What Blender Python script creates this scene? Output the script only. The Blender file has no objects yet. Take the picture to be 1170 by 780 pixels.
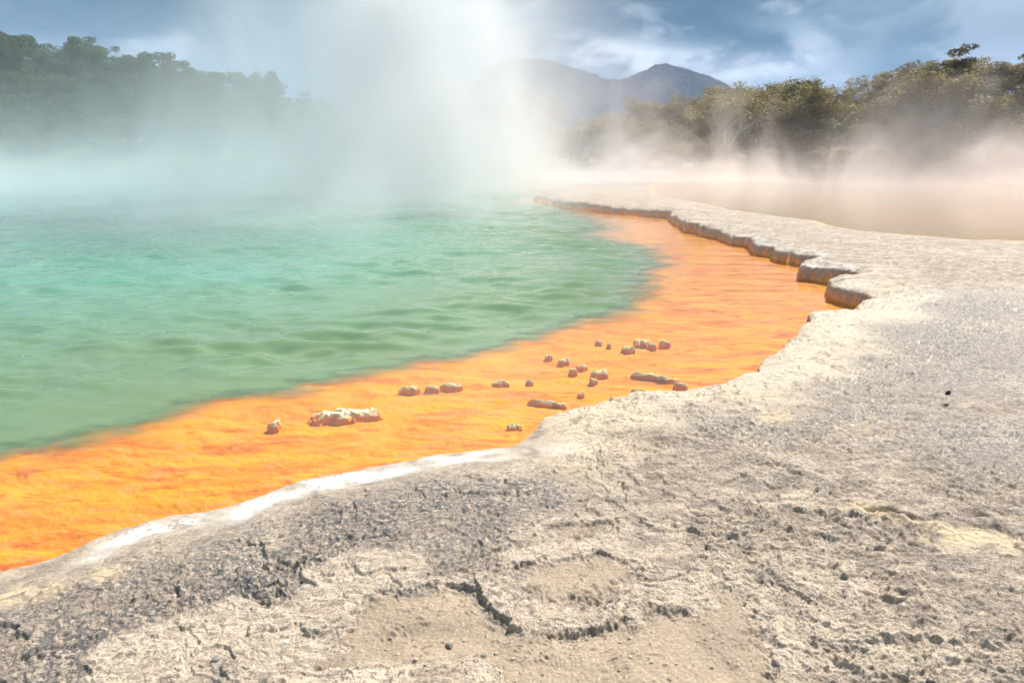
import bpy, math, random
import numpy as np
from mathutils import Vector

random.seed(7)
R = math.radians
sc = bpy.context.scene
col = sc.collection
F = 780.0
PITCH = math.atan(210.0 / F)
ZC = 1.95            # camera height above the water
ZR = 0.30            # mean rock height above the water
SUN_EL, SUN_AZ = 50.0, 38.0      # azimuth from +Y (view direction) towards +X

def at(px, py, z=0.0):
    dx = (px - 585) / F
    dy = -(py - 390) / F
    d = (dx, math.cos(PITCH) + dy * math.sin(PITCH), -math.sin(PITCH) + dy * math.cos(PITCH))
    t = (z - ZC) / d[2]
    return (d[0] * t, d[1] * t)

# ------------------------------------------------------------------ object helpers
def tag(o, label=None, cat=None, group=None, kind=None):
    if label: o['label'] = label
    if cat: o['category'] = cat
    if group: o['group'] = group
    if kind: o['kind'] = kind
    return o

def mesh_np(name, V, Fc, mat, smooth=True, attrs=None, parent=None):
    me = bpy.data.meshes.new(name)
    V = np.asarray(V, dtype=np.float32); Fc = np.asarray(Fc, dtype=np.int32)
    n, m = len(V), len(Fc); k = Fc.shape[1]
    me.vertices.add(n); me.vertices.foreach_set('co', V.ravel())
    me.loops.add(m * k); me.loops.foreach_set('vertex_index', Fc.ravel())
    me.polygons.add(m)
    me.polygons.foreach_set('loop_start', np.arange(0, m * k, k, dtype=np.int32))
    me.polygons.foreach_set('loop_total', np.full(m, k, dtype=np.int32))
    me.polygons.foreach_set('use_smooth', np.full(m, smooth, dtype=bool))
    me.update(calc_edges=True)
    if attrs:
        for an, arr in attrs.items():
            a = me.attributes.new(an, 'FLOAT', 'POINT')
            a.data.foreach_set('value', np.asarray(arr, dtype=np.float32))
    me.materials.append(mat)
    o = bpy.data.objects.new(name, me)
    col.objects.link(o)
    if parent: o.parent = parent
    return o

# ------------------------------------------------------------------ numpy noise
_rs = np.random.RandomState(12345)
_T1 = _rs.permutation(4096).astype(np.int32)
_GA = _rs.uniform(0, 2 * math.pi, 4096)
_GX = np.cos(_GA).astype(np.float32); _GY = np.sin(_GA).astype(np.float32)
_RX = _rs.uniform(0, 1, 4096).astype(np.float32); _RY = _rs.uniform(0, 1, 4096).astype(np.float32)

def _cell(ix, iy, seed):
    return _T1[(_T1[(ix + seed * 131) & 4095] + iy) & 4095]

def perlin(x, y, seed=0):
    xi = np.floor(x); yi = np.floor(y)
    fx = (x - xi).astype(np.float32); fy = (y - yi).astype(np.float32)
    ix = xi.astype(np.int32); iy = yi.astype(np.int32)
    u = fx * fx * fx * (fx * (fx * 6 - 15) + 10)
    v = fy * fy * fy * (fy * (fy * 6 - 15) + 10)
    def g(ox, oy):
        h = _cell(ix + ox, iy + oy, seed)
        return _GX[h] * (fx - ox) + _GY[h] * (fy - oy)
    a = g(0, 0); a += (g(1, 0) - a) * u
    b = g(0, 1); b += (g(1, 1) - b) * u
    return (a + (b - a) * v) * np.float32(1.5)

def fbm(x, y, octv=4, seed=0, gain=0.5, lac=2.03):
    s = 0; a = 1.0; t = 0
    for i in range(octv):
        s = s + a * perlin(x, y, seed + i * 17); t += a
        x = x * lac + 3.1; y = y * lac - 1.7; a *= gain
    return s / t

def ridged(x, y, octv=4, seed=0, gain=0.55):
    s = 0; a = 1.0; t = 0
    for i in range(octv):
        n = 1 - np.abs(perlin(x, y, seed + i * 13)) * 1.6
        s = s + a * n * n; t += a
        x = x * 2.1 + 5.3; y = y * 2.1 + 1.9; a *= gain
    return s / t

def worley(x, y, seed=0):
    xi = np.floor(x); yi = np.floor(y)
    fx = (x - xi).astype(np.float32); fy = (y - yi).astype(np.float32)
    ix = xi.astype(np.int32); iy = yi.astype(np.int32)
    best = np.full(x.shape, 9.0, dtype=np.float32)
    for ox in (-1, 0, 1):
        for oy in (-1, 0, 1):
            h = _cell(ix + ox, iy + oy, seed)
            best = np.minimum(best, (_RX[h] + ox - fx) ** 2 + (_RY[h] + oy - fy) ** 2)
    return np.sqrt(best), None

def sstep(a, b, x):
    t = np.clip((x - a) / (b - a), 0, 1)
    return t * t * (3 - 2 * t)

def sdf(poly, X, Y, near=None):
    """signed distance to a closed polygon, negative inside"""
    P = np.asarray(poly, dtype=np.float64)
    if near is not None:
        m = (X > P[:, 0].min() - near) & (X < P[:, 0].max() + near) & (Y > P[:, 1].min() - near) & (Y < P[:, 1].max() + near)
        out = np.full(X.shape, 9.0)
        out[m] = sdf(poly, X[m], Y[m])
        return out
    d2 = np.full(X.shape, 1e18); inside = np.zeros(X.shape, dtype=bool)
    n = len(P)
    for i in range(n):
        ax, ay = P[i]; bx, by = P[(i + 1) % n]
        ex, ey = bx - ax, by - ay
        L = ex * ex + ey * ey
        if L < 1e-12: continue
        wx = X - ax; wy = Y - ay
        t = np.clip((wx * ex + wy * ey) / L, 0, 1)
        d2 = np.minimum(d2, (wx - ex * t) ** 2 + (wy - ey * t) ** 2)
        c = (ay > Y) != (by > Y)
        if ey != 0:
            inside ^= c & (X < (ex) * (Y - ay) / ey + ax)
    d = np.sqrt(d2)
    return np.where(inside, -d, d)

def pl_dist(pts, X, Y):
    d2 = np.full(X.shape, 1e18)
    for (ax, ay), (bx, by) in zip(pts[:-1], pts[1:]):
        ex, ey = bx - ax, by - ay; L = ex * ex + ey * ey + 1e-12
        t = np.clip(((X - ax) * ex + (Y - ay) * ey) / L, 0, 1)
        d2 = np.minimum(d2, (X - ax - ex * t) ** 2 + (Y - ay - ey * t) ** 2)
    return np.sqrt(d2)

# ------------------------------------------------------------------ shorelines
ZN = 0.17            # height of the near rim where it meets the water
near_rim = [(-60, 662), (0, 648), (33, 641), (51, 635), (80, 625), (103, 612), (128, 604), (164, 593), (195, 585), (231, 580),
            (267, 572), (300, 562), (345, 545), (400, 535), (450, 524), (500, 515), (550, 510), (583, 507),
            (599, 501), (612, 489), (621, 475), (637, 469), (659, 465), (681, 460), (703, 455), (725, 449),
            (770, 445), (792, 442), (830, 435), (857, 425), (877, 418)]
far_rim = [(870, 407), (884, 392), (903, 379), (911, 371), (917, 359), (941, 349), (968, 344), (981, 346), (984, 335),
           (1000, 331), (989, 326), (968, 320), (956, 314), (958, 310), (978, 308), (986, 305), (968, 301), (941, 299), (918, 297),
           (919, 291), (933, 287), (914, 283), (887, 277), (857, 272), (857, 268), (858, 265), (840, 263), (817, 258), (799, 254),
           (784, 250), (769, 242), (767, 238), (748, 237), (717, 235), (686, 232), (648, 228)]
pool = [at(x, y, ZN + 0.02) for x, y in near_rim] + [at(x, y, ZR) for x, y in far_rim]
pool += [(1.0, 33), (3, 44), (-2, 56), (-14, 64), (-30, 62), (-44, 50), (-48, 34), (-42, 18), (-30, 8), (-16, 2.5), (-8, 1.6), (-4.4, 1.9)]
green = [(-60, 535), (0, 518), (30, 512), (60, 507), (68, 511), (100, 498), (150, 487), (190, 477), (215, 468), (240, 455),
         (290, 450), (330, 448), (350, 440), (400, 430), (450, 420), (500, 410), (540, 402), (600, 388), (650, 375),
         (700, 360), (730, 342), (745, 320), (752, 300), (748, 285), (735, 278), (700, 274), (684, 266), (700, 260), (690, 252), (660, 243), (640, 236)]
deep = [at(x, y, 0) for x, y in green] + [(0.2, 32), (2, 43), (-3, 54), (-14, 62), (-29, 60), (-42, 49), (-46, 34), (-40, 19), (-29, 10), (-16, 5.5), (-8, 4.2)]
pool2_px = [(745, 224), (790, 231), (830, 240), (887, 248), (922, 252), (941, 258), (968, 263), (1022, 268), (1075, 272), (1116, 275), (1170, 276), (1260, 279)]
pool2 = [at(x, y, 0.27) for x, y in pool2_px] + [(34, 13), (60, 20), (70, 45), (40, 56), (20, 57.5), (12, 54), (9, 46)]

# ------------------------------------------------------------------ materials
def newmat(name):
    m = bpy.data.materials.new(name); m.use_nodes = True
    nt = m.node_tree; nt.nodes.clear()
    out = nt.nodes.new('ShaderNodeOutputMaterial')
    return m, nt, out

class NG:
    """small expression helper over a node tree"""
    def __init__(s, nt): s.nt = nt
    def n(s, t, **kw):
        nd = s.nt.nodes.new(t)
        for k, v in kw.items(): setattr(nd, k, v)
        return nd
    def link(s, a, b): s.nt.links.new(a, b)
    def put(s, sock, v):
        if isinstance(v, (int, float)): sock.default_value = v
        elif isinstance(v, (tuple, list)):
            if len(sock.default_value) == 4 and len(v) == 3: v = tuple(v) + (1,)
            sock.default_value = v
        else: s.link(v, sock)
    def m(s, op, a, b=0.0, c=None, clamp=False):
        nd = s.n('ShaderNodeMath', operation=op, use_clamp=clamp)
        s.put(nd.inputs[0], a); s.put(nd.inputs[1], b)
        if c is not None: s.put(nd.inputs[2], c)
        return nd.outputs[0]
    def vm(s, op, a, b=(0, 0, 0)):
        nd = s.n('ShaderNodeVectorMath', operation=op); s.put(nd.inputs[0], a); s.put(nd.inputs[1], b)
        return nd.outputs[0]
    def ss(s, v, a, b, lo=0.0, hi=1.0):
        nd = s.n('ShaderNodeMapRange', interpolation_type='SMOOTHSTEP')
        s.put(nd.inputs[0], v); nd.inputs[1].default_value = a; nd.inputs[2].default_value = b
        nd.inputs[3].default_value = lo; nd.inputs[4].default_value = hi
        return nd.outputs[0]
    def noise(s, vec, scale, detail=4, rough=0.5, dist=0.0):
        nd = s.n('ShaderNodeTexNoise'); s.put(nd.inputs['Vector'], vec)
        nd.inputs['Scale'].default_value = scale; nd.inputs['Detail'].default_value = detail
        nd.inputs['Roughness'].default_value = rough; nd.inputs['Distortion'].default_value = dist
        return nd.outputs[0]
    def voro(s, vec, scale, feature='F1'):
        nd = s.n('ShaderNodeTexVoronoi', feature=feature); s.put(nd.inputs['Vector'], vec); nd.inputs['Scale'].default_value = scale
        return nd.outputs['Distance']
    def mix(s, f, a, b):
        nd = s.n('ShaderNodeMix', data_type='RGBA'); s.put(nd.inputs[0], f); s.put(nd.inputs[6], a); s.put(nd.inputs[7], b)
        return nd.outputs[2]
    def attr(s, name):
        return s.n('ShaderNodeAttribute', attribute_name=name).outputs['Fac']
    def scale(s, vec, sx, sy, sz, loc=(0, 0, 0), rot=0):
        nd = s.n('ShaderNodeMapping'); s.put(nd.inputs[0], vec); nd.inputs['Scale'].default_value = (sx, sy, sz)
        nd.inputs['Location'].default_value = loc; nd.inputs['Rotation'].default_value = (0, 0, rot)
        return nd.outputs[0]
    def obj(s): return s.n('ShaderNodeTexCoord').outputs['Object']
    def sep(s, v):
        nd = s.n('ShaderNodeSeparateXYZ'); s.put(nd.inputs[0], v); return nd.outputs
    def bump(s, h, strength=0.5, dist=0.01, normal=None):
        nd = s.n('ShaderNodeBump'); s.put(nd.inputs['Height'], h); nd.inputs['Strength'].default_value = strength
        nd.inputs['Distance'].default_value = dist
        if normal is not None: s.link(normal, nd.inputs['Normal'])
        return nd.outputs[0]

def pbsdf(g, color, rough=0.8, spec=0.3, normal=None):
    b = g.n('ShaderNodeBsdfPrincipled'); g.put(b.inputs['Base Color'], color); g.put(b.inputs['Roughness'], rough)
    b.inputs['Specular IOR Level'].default_value = spec
    if normal is not None: g.link(normal, b.inputs['Normal'])
    return b

def ground_material():
    m, nt, out = newmat('sinter_rock'); g = NG(nt); p = g.obj()
    # colours of the mineral crust
    grey = (0.31, 0.243, 0.188); cream = (0.62, 0.51, 0.395); dark = (0.085, 0.08, 0.085); white = (0.76, 0.735, 0.71)
    tan = (0.31, 0.235, 0.165); yellow = (0.62, 0.49, 0.32); pale = (0.56, 0.45, 0.345)
    n1 = g.noise(p, 1.4, 6, 0.6, 0.4)
    n2 = g.noise(p, 9, 6, 0.65, 0.3)
    n3 = g.noise(p, 45, 5, 0.7)
    n4 = g.noise(p, 130, 3, 0.7)
    c = g.mix(g.ss(n2, 0.40, 0.62), grey, pale)
    c = g.mix(g.ss(n1, 0.5, 0.68, 0, 0.7), c, cream)
    sm = g.attr('smooth'); wh = g.attr('white'); dk = g.attr('dark'); ye = g.attr('yellow'); orr = g.attr('orange')
    creamv = g.mix(g.ss(g.noise(g.scale(p, 1, 2.2, 1), 5, 6, 0.7, 1.2), 0.42, 0.62), cream, (0.42, 0.335, 0.25))
    c = g.mix(g.m('MULTIPLY', g.ss(sm, 0.2, 0.8), 0.9), c, creamv)
    sand = g.attr('sand')
    sandc = g.mix(g.ss(n3, 0.35, 0.65), tan, (0.42, 0.325, 0.235))
    sandc = g.mix(g.ss(g.noise(p, 3.0, 5, 0.6), 0.45, 0.65, 0, .6), sandc, (0.25, 0.195, 0.14))
    c = g.mix(g.ss(sand, 0.3, 0.7), c, sandc)
    # dark mineral crust in speckles
    spk = g.ss(g.m('ADD', g.m('MULTIPLY', n3, 0.65), g.m('MULTIPLY', n2, 0.35)), 0.46, 0.54)
    c = g.mix(g.m('MULTIPLY', spk, g.m('MULTIPLY', dk, 1.0)), c, dark)
    spk2 = g.ss(g.m('ADD', g.m('MULTIPLY', n4, 0.6), g.m('MULTIPLY', n3, 0.4)), 0.505, 0.575)
    c = g.mix(g.m('MULTIPLY', g.ss(g.noise(g.scale(p, 1, 2.4, 1, rot=R(-27)), 5.5, 6, 0.72, 0.4), 0.52, 0.60, 0, 0.65), g.m('SUBTRACT', 1.0, g.m('MAXIMUM', sm, g.m('MAXIMUM', sand, g.m('MULTIPLY', g.attr('creamrim'), 0.7))))), c, (0.20, 0.165, 0.14))
    c = g.mix(g.m('MULTIPLY', spk2, g.m('SUBTRACT', 0.7, g.m('MULTIPLY', sand, 0.55))), c, (0.14, 0.125, 0.115))
    c = g.mix(g.m('MULTIPLY', g.ss(n4, 0.44, 0.34), 0.45), c, (0.66, 0.62, 0.56))
    c = g.mix(g.m('MULTIPLY', g.ss(ye, 0.1, 0.9), g.ss(n2, 0.35, 0.6)), c, yellow)
    c = g.mix(g.m('MULTIPLY', wh, g.ss(g.m('ADD', n3, g.m('MULTIPLY', n2, 0.6)), 0.62, 0.78)), c, white)
    c = g.mix(g.m('MULTIPLY', g.attr('creamrim'), g.ss(n2, 0.34, 0.5)), c, g.mix(g.ss(n3, 0.4, 0.62), (0.50, 0.40, 0.29), (0.68, 0.575, 0.44)))
    # riser of the ledge: mottled brown on the steep face
    c = g.mix(g.attr('riser'), c, g.mix(g.ss(n3, 0.4, 0.6), (0.34, 0.255, 0.215), (0.52, 0.43, 0.36)))
    # orange shelf under shallow water
    ps = g.scale(p, 1, 1, 1)
    st = g.noise(g.scale(g.vm('ADD', p, g.vm('MULTIPLY', g.n('ShaderNodeTexNoise').outputs['Color'], (0.0, 0.0, 0))), 0.7, 2.6, 1, rot=R(-24)), 1.7, 7, 0.62, 0.5)
    of = g.noise(p, 14, 5, 0.7, 0.6)
    oc = g.mix(g.ss(st, 0.38, 0.60), (1.0, 0.29, 0.006), (1.0, 0.45, 0.003))
    oc = g.mix(g.ss(of, 0.56, 0.72, 0, 0.75), oc, (1.0, 0.56, 0.01))
    oc = g.mix(g.ss(g.m('ADD', g.m('MULTIPLY', st, 0.6), g.m('MULTIPLY', of, 0.4)), 0.45, 0.36, 0, 0.9), oc, (0.60, 0.14, 0.02))
    st2 = g.noise(g.scale(p, 1.2, 4.5, 1, rot=R(-20)), 3.4, 6, 0.68, 0.8)
    oc = g.mix(g.ss(st2, 0.52, 0.60, 0, 0.8), oc, (0.92, 0.38, 0.12))
    oc = g.mix(g.ss(st2, 0.45, 0.37, 0, 0.8), oc, (0.66, 0.15, 0.012))
    oc = g.mix(g.ss(n3, 0.60, 0.72, 0, 0.35), oc, (1.0, 0.56, 0.04))
    c = g.mix(orr, c, oc)
    c = g.mix(g.attr('bed'), c, (0.10, 0.30, 0.17))
    pinkbed = g.mix(g.ss(g.noise(g.scale(p, 0.5, 1, 1), 0.16, 4, 0.5), 0.42, 0.56), (0.52, 0.36, 0.19), (0.85, 0.36, 0.18))
    c = g.mix(g.attr('bedtwo'), c, pinkbed)
    soil = g.mix(g.ss(n1, 0.4, 0.6), (0.09, 0.08, 0.045), (0.16, 0.13, 0.08))
    c = g.mix(g.attr('soil'), c, soil)
    hb = g.m('ADD', g.m('MULTIPLY', n4, 0.5), n3)
    hb = g.m('MULTIPLY', hb, g.m('SUBTRACT', 1.0, g.m('MULTIPLY', sand, 0.6)))
    hb = g.m('MULTIPLY', hb, g.m('SUBTRACT', 1.0, g.m('MULTIPLY', orr, 0.8)))
    nrm = g.bump(hb, 0.8, 0.012)
    wet = g.ss(g.m('ADD', g.m('MULTIPLY', dk, 0.5), g.m('MULTIPLY', n2, 0.5)), 0.35, 0.7, 0.75, 0.38)
    b = pbsdf(g, c, wet, 0.35, nrm)
    g.link(b.outputs[0], out.inputs[0])
    return m

def water_material(name, milk, milk2, tint, fac_attr=True, bump_s=0.25):
    m, nt, out = newmat(name); g = NG(nt); p = g.obj()
    w1 = g.noise(g.scale(p, 0.55, 1.5, 1, rot=R(8)), 2.1, 3, 0.5, 0.4)
    w2 = g.noise(g.scale(p, 0.7, 1.5, 1, rot=R(-14)), 7.5, 3, 0.55)
    w3 = g.noise(g.scale(p, 0.9, 1.5, 1), 26, 2, 0.5)
    h = g.m('ADD', w1, g.m('ADD', g.m('MULTIPLY', w2, 0.22), g.m('MULTIPLY', w3, 0.04)))
    nrm = g.bump(h, 1.0, bump_s)
    big = g.noise(g.scale(p, 0.5, 1, 1), 0.22, 4, 0.5)
    colr = g.mix(g.m('ADD', g.m('MULTIPLY', g.attr('offshore'), 0.8), g.ss(big, 0.35, 0.65, 0, 0.2)), milk, milk2)
    body = g.n('ShaderNodeBsdfDiffuse'); g.put(body.inputs[0], colr); g.link(nrm, body.inputs['Normal'])
    tr = g.n('ShaderNodeBsdfTransparent'); tr.inputs[0].default_value = (*tint, 1)
    mx = g.n('ShaderNodeMixShader')
    g.put(mx.inputs[0], g.attr('turbid') if fac_attr else 1.0)
    g.link(tr.outputs[0], mx.inputs[1]); g.link(body.outputs[0], mx.inputs[2])
    gl = g.n('ShaderNodeBsdfGlossy'); gl.inputs['Roughness'].default_value = 0.06; g.link(nrm, gl.inputs['Normal'])
    fr = g.n('ShaderNodeFresnel'); fr.inputs['IOR'].default_value = 1.45; g.link(nrm, fr.inputs['Normal'])
    m2 = g.n('ShaderNodeMixShader'); g.link(fr.outputs[0], m2.inputs[0])
    g.link(mx.outputs[0], m2.inputs[1]); g.link(gl.outputs[0], m2.inputs[2])
    g.link(m2.outputs[0], out.inputs[0])
    return m

def leaf_material(name, c1, c2, c3):
    m, nt, out = newmat(name); g = NG(nt)
    geo = g.n('ShaderNodeNewGeometry'); oi = g.n('ShaderNodeObjectInfo')
    p = g.obj()
    r = geo.outputs['Random Per Island']
    n = g.noise(p, 0.9, 3, 0.5)
    c = g.mix(g.ss(n, 0.35, 0.65), c1, c2)
    c = g.mix(g.m('MULTIPLY', r, 0.55), c, c3)
    hsv = g.n('ShaderNodeHueSaturation'); g.put(hsv.inputs['Value'], g.m('ADD', 0.75, g.m('MULTIPLY', oi.outputs['Random'], 0.5)))
    g.put(hsv.inputs['Hue'], g.m('ADD', 0.485, g.m('MULTIPLY', oi.outputs['Random'], 0.03)))
    g.link(c, hsv.inputs['Color'])
    b = pbsdf(g, hsv.outputs[0], 0.6, 0.3)
    tl = g.n('ShaderNodeBsdfTranslucent'); g.link(hsv.outputs[0], tl.inputs[0])
    mx = g.n('ShaderNodeMixShader'); mx.inputs[0].default_value = 0.42
    g.link(b.outputs[0], mx.inputs[1]); g.link(tl.outputs[0], mx.inputs[2]); g.link(mx.outputs[0], out.inputs[0])
    return m

def simple_material(name, c1, c2, scale=8, rough=0.8, bump=0.01):
    m, nt, out = newmat(name); g = NG(nt); p = g.obj()
    n = g.noise(p, scale, 5, 0.6)
    b = pbsdf(g, g.mix(g.ss(n, 0.35, 0.65), c1, c2), rough, 0.3, g.bump(n, 0.6, bump))
    g.link(b.outputs[0], out.inputs[0])
    return m

# ------------------------------------------------------------------ ground
M_ground = ground_material()

def hills_h(X, Y):
    """broad terrain: wooded slopes round the pools"""
    r = np.hypot(X, Y); az = np.degrees(np.arctan2(X, Y))
    # left slope behind the pool
    s = sstep(62, 108, r) * sstep(-4, -30, az) * 8.5
    s += sstep(75, 130, r) * np.exp(-((az + 8) / 16) ** 2) * 2.5
    # right slope under the trees
    s2 = sstep(60, 84, r) * sstep(2, 26, az) * 4.0 + sstep(66, 84, r) * np.exp(-((az - 32) / 7.0) ** 2) * 3.2
    s = s + s2
    # pale mound beyond the second pool
    mx, my = 23.0, 63.0
    s = s + 1.25 * np.exp(-(((X - mx) / 3.2) ** 2 + ((Y - my) / 2.2) ** 2)) + 0.7 * np.exp(-(((X - mx + 5) / 5) ** 2 + ((Y - my) / 3) ** 2))
    s = s + 0.5 * sstep(56, 62, r)
    return s * (1 + 0.12 * fbm(X * 0.06, Y * 0.06, 3, 5))

# shapes in the near rock, given where they lie (unprojected once to world metres)
def W(pts, z=ZR): return [at(x, y, z) for x, y in pts]
basins = [  # polygon, depth
    (W([(395, 700), (440, 672), (500, 668), (545, 672), (560, 705), (600, 712), (660, 706), (730, 700), (790, 690), (812, 662), (850, 668), (880, 700), (890, 760), (880, 840), (300, 860), (330, 760)]), 0.026),
    (W([(600, 652), (625, 632), (690, 628), (735, 640), (728, 664), (680, 684), (630, 688), (600, 675)]), 0.018),
    (W([(965, 482), (1000, 478), (1022, 486), (1000, 497), (970, 494)]), 0.02),
    (W([(620, 598), (660, 588), (705, 592), (700, 604), (660, 612), (630, 610)]), 0.014),
    (W([(940, 645), (965, 643), (978, 652), (955, 657)]), 0.02),
]
creams = [W([(330, 690), (350, 650), (420, 620), (480, 628), (500, 650), (440, 668), (400, 700), (380, 745), (330, 755), (230, 735), (215, 705), (260, 690)]),
          W([(120, 745), (230, 700), (290, 740), (200, 790), (80, 830)]),
          W([(340, 760), (440, 752), (560, 758), (600, 800), (300, 820)]),
          W([(885, 568), (905, 556), (935, 560), (930, 576), (895, 578)]),
          W([(575, 625), (640, 615), (700, 612), (720, 626), (640, 632), (600, 650), (580, 650)])]
ledge_line = W([(875, 520), (905, 540), (935, 556), (975, 575), (1010, 583), (1060, 590), (1100, 586), (1135, 590), (1170, 598)])
ledge2 = W([(960, 590), (990, 603), (1010, 612)])
yellow_line = W([(1000, 580), (1050, 595), (1110, 610), (1170, 622)])
dark_pts = [(120, 720, 0.45, .9), (60, 700, 0.35, .9), (200, 680, 0.4, .9), (300, 640, 0.45, 1), (390, 600, 0.4, 1), (470, 570, 0.4, 1), (540, 575, 0.35, .9),
            (600, 560, 0.3, .9), (430, 650, 0.25, .7), (520, 640, 0.25, .7), (150, 760, .3, .9), (380, 720, 0.12, 1), (480, 690, .2, .9),
            (1000, 370, 1.2, .9), (1080, 380, 1.2, .9), (1130, 400, 1.2, .9), (1050, 420, .9, .7), (950, 430, .6, .7), (1100, 350, 1.4, .8), (780, 470, .5, .6), (850, 480, .5, .6), (1000, 480, .6, .6), (1120, 500, .8, .6)]

def build_ground():
    ang = np.concatenate([np.linspace(-180, -43, 40, endpoint=False), np.linspace(-43, 43, 1300, endpoint=False), np.linspace(43, 180, 40, endpoint=False)])
    ang = np.radians(ang)
    phi = np.linspace(R(48), math.atan((ZC - ZR) / 7.5), 690)
    r1 = (ZC - ZR) / np.tan(phi)
    r1 = np.concatenate([r1, np.arange(r1[-1] + 0.03, 14, 0.032), np.arange(14, 30, 0.055), np.arange(30, 62, 0.3)])
    r = np.concatenate([[0.0005, 0.5, 1.0], r1, np.geomspace(r1[-1] * 1.02, 5200, 90)])
    # refine far rows
    NR, NA = len(r), len(ang)
    RR, AA = np.meshgrid(r, ang, indexing='ij')
    X = (RR * np.sin(AA)).ravel(); Y = (RR * np.cos(AA)).ravel(); RRr = RR.ravel()
    near = RRr < 150
    H = np.full(X.shape, ZR)
    at0 = {k: np.zeros(X.shape) for k in ('smooth', 'sand', 'white', 'dark', 'yellow', 'orange', 'bed', 'bedtwo', 'soil', 'riser', 'creamrim')}
    x = X[near]; y = Y[near]; rr = RRr[near]
    det = np.clip(1.2 - rr / 45, 0.15, 1)
    # gently wandering coordinates so outlines are ragged
    wxl = fbm(x * 2.2, y * 2.2, 4, 11) * 0.07; wxh = fbm(x * 14, y * 14, 3, 12) * 0.014
    wyl = fbm(x * 2.2, y * 2.2, 4, 21) * 0.07; wyh = fbm(x * 14, y * 14, 3, 22) * 0.014
    wx = wxl + wxh; wy = wyl + wyh
    wsc = np.clip(rr / 6, 0.5, 2.2)
    farm = sstep(4.5, 7, y)
    sx = fbm(x * 1.3, y * 1.3, 3, 181) * 0.22 * farm + wxl * 0.7 * wsc + wxh * 0.9; sy = fbm(x * 1.3, y * 1.3, 3, 183) * 0.22 * farm + wyl * 0.7 * wsc + wyh * 0.9
    dp = sdf(pool, x + sx, y + sy)
    dd = sdf(deep, x + wx * 1.8 + fbm(x * .9, y * .9, 3, 31) * 0.18 * wsc, y + wy * 1.8 + fbm(x * .9, y * .9, 3, 35) * 0.18 * wsc)
    d2 = sdf(pool2, x + wx * 3, y + wy * 3)
    # ---- land
    h = ZR + fbm(x * 0.35, y * 0.35, 3, 41) * 0.05
    # sinter layers: terraced noise with crisp lips
    t = fbm(x * 0.75 + wx * 2, y * 0.75 + wy * 2, 5, 51) * 6.5
    fr = t - np.floor(t)
    lip = sstep(0.78, 0.86, fr) + np.exp(-((fr - 0.80) / 0.05) ** 2) * 0.0
    terr = (np.floor(t) + lip - t * 0.35) * 0.012
    t2 = fbm(x * 2.4 + wx * 5, y * 3.2 + wy * 5, 4, 55) * 6; f2_ = t2 - np.floor(t2)
    terr = terr + (np.floor(t2) + sstep(0.8, 0.9, f2_) - t2 * 0.6) * 0.0065
    rough = sstep(-0.3, 0.3, fbm(x * 1.1, y * 1.1, 4, 61))
    sm = np.zeros_like(x); sand = np.zeros_like(x); ye = np.zeros_like(x); dk = np.zeros_like(x)
    hx = fbm(x * 26, y * 26, 3, 173) * 0.030; hy = fbm(x * 26, y * 26, 3, 177) * 0.030
    for poly in creams:
        d = sdf(poly, x + wx * 2.2, y + wy * 2.2, 0.3)
        sm = np.maximum(sm, sstep(0.03, -0.03, d))
    drop = np.zeros_like(x)
    for poly, depth in basins:
        d = sdf(poly, x + wx * 1.7 + hx, y + wy * 1.7 + hy, 0.3)
        inn = sstep(0.006, -0.010, d)
        drop = np.maximum(drop, inn * depth * (0.25 + 0.75 * sstep(-0.15, 0.2, fbm(x * 2.3, y * 2.3, 3, 171))) * (0.35 + 0.65 * sstep(0.95, 0.75, np.abs(x - 0.2) / 0.8)))
        sand = np.maximum(sand, sstep(0.0, -0.09, d + hx * 1.5) * sstep(-0.75, -0.35, -sm) )
        h += np.exp(-((d - 0.03) / 0.06) ** 2) * depth * 0.2
        sm = np.maximum(sm, np.exp(-((d - 0.05) / 0.06) ** 2) * 0.9 * sstep(-0.25, 0.1, hx * 20))
    sm = sm * (1 - sand)
    h += terr * (1 - 0.88 * sand)
    for px, py, rad, a in dark_pts:
        cx, cy = at(px, py, ZR)
        dk = np.maximum(dk, a * np.exp(-(((x - cx) / rad) ** 2 + ((y - cy) / rad) ** 2)))
    dk = np.clip(dk * 1.2 + 0.35 * fbm(x * 1.7, y * 1.7, 4, 71) + 0.12, 0, 1)
    # ledge steps on the right
    dl = pl_dist(ledge_line, x + wx * 1.5, y + wy * 1.5)
    ye = np.exp(-(pl_dist(yellow_line, x + wx * 3, y + wy * 3) / 0.10) ** 2)
    ye = np.maximum(ye, 0.7 * np.exp(-(np.hypot(x - at(880, 470, ZR)[0], y - at(880, 470, ZR)[1]) / 0.2) ** 2))
    brk = sstep(-0.05, 0.25, fbm(x * 3, y * 3, 3, 311))
    for px_, py_, rr_ in ((15, 668, .16), (60, 662, .12), (110, 650, .1)):
        ye = np.maximum(ye, 0.9 * np.exp(-(np.hypot(x - at(px_, py_, ZR)[0] + wx, y - at(px_, py_, ZR)[1] + wy) / rr_) ** 2))
    h += np.exp(-((dl - 0.05) / 0.06) ** 2) * 0.02 * (0.3 + brk) - np.exp(-((dl) / 0.014) ** 2) * 0.035 * brk
    dl2 = pl_dist(ledge2, x + wx, y + wy)
    h -= np.exp(-(dl2 / 0.018) ** 2) * 0.02
    # knobbly crust at several scales
    rg1 = ridged(x * 3.2 + wx * 6, y * 4.6 + wy * 6, 4, 81)
    rg2 = ridged(x * 11 + wx * 12, y * 15 + wy * 12, 4, 91)
    f1, f2 = worley(x * 22 + wx * 40, y * 26 + wy * 40, 101)
    kb = np.clip(1 - f1 * 1.5, 0, 1)
    f1b, _ = worley(x * 55 + wx * 60, y * 62 + wy * 60, 111)
    kb2 = np.clip(1 - f1b * 1.5, 0, 1)
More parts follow.
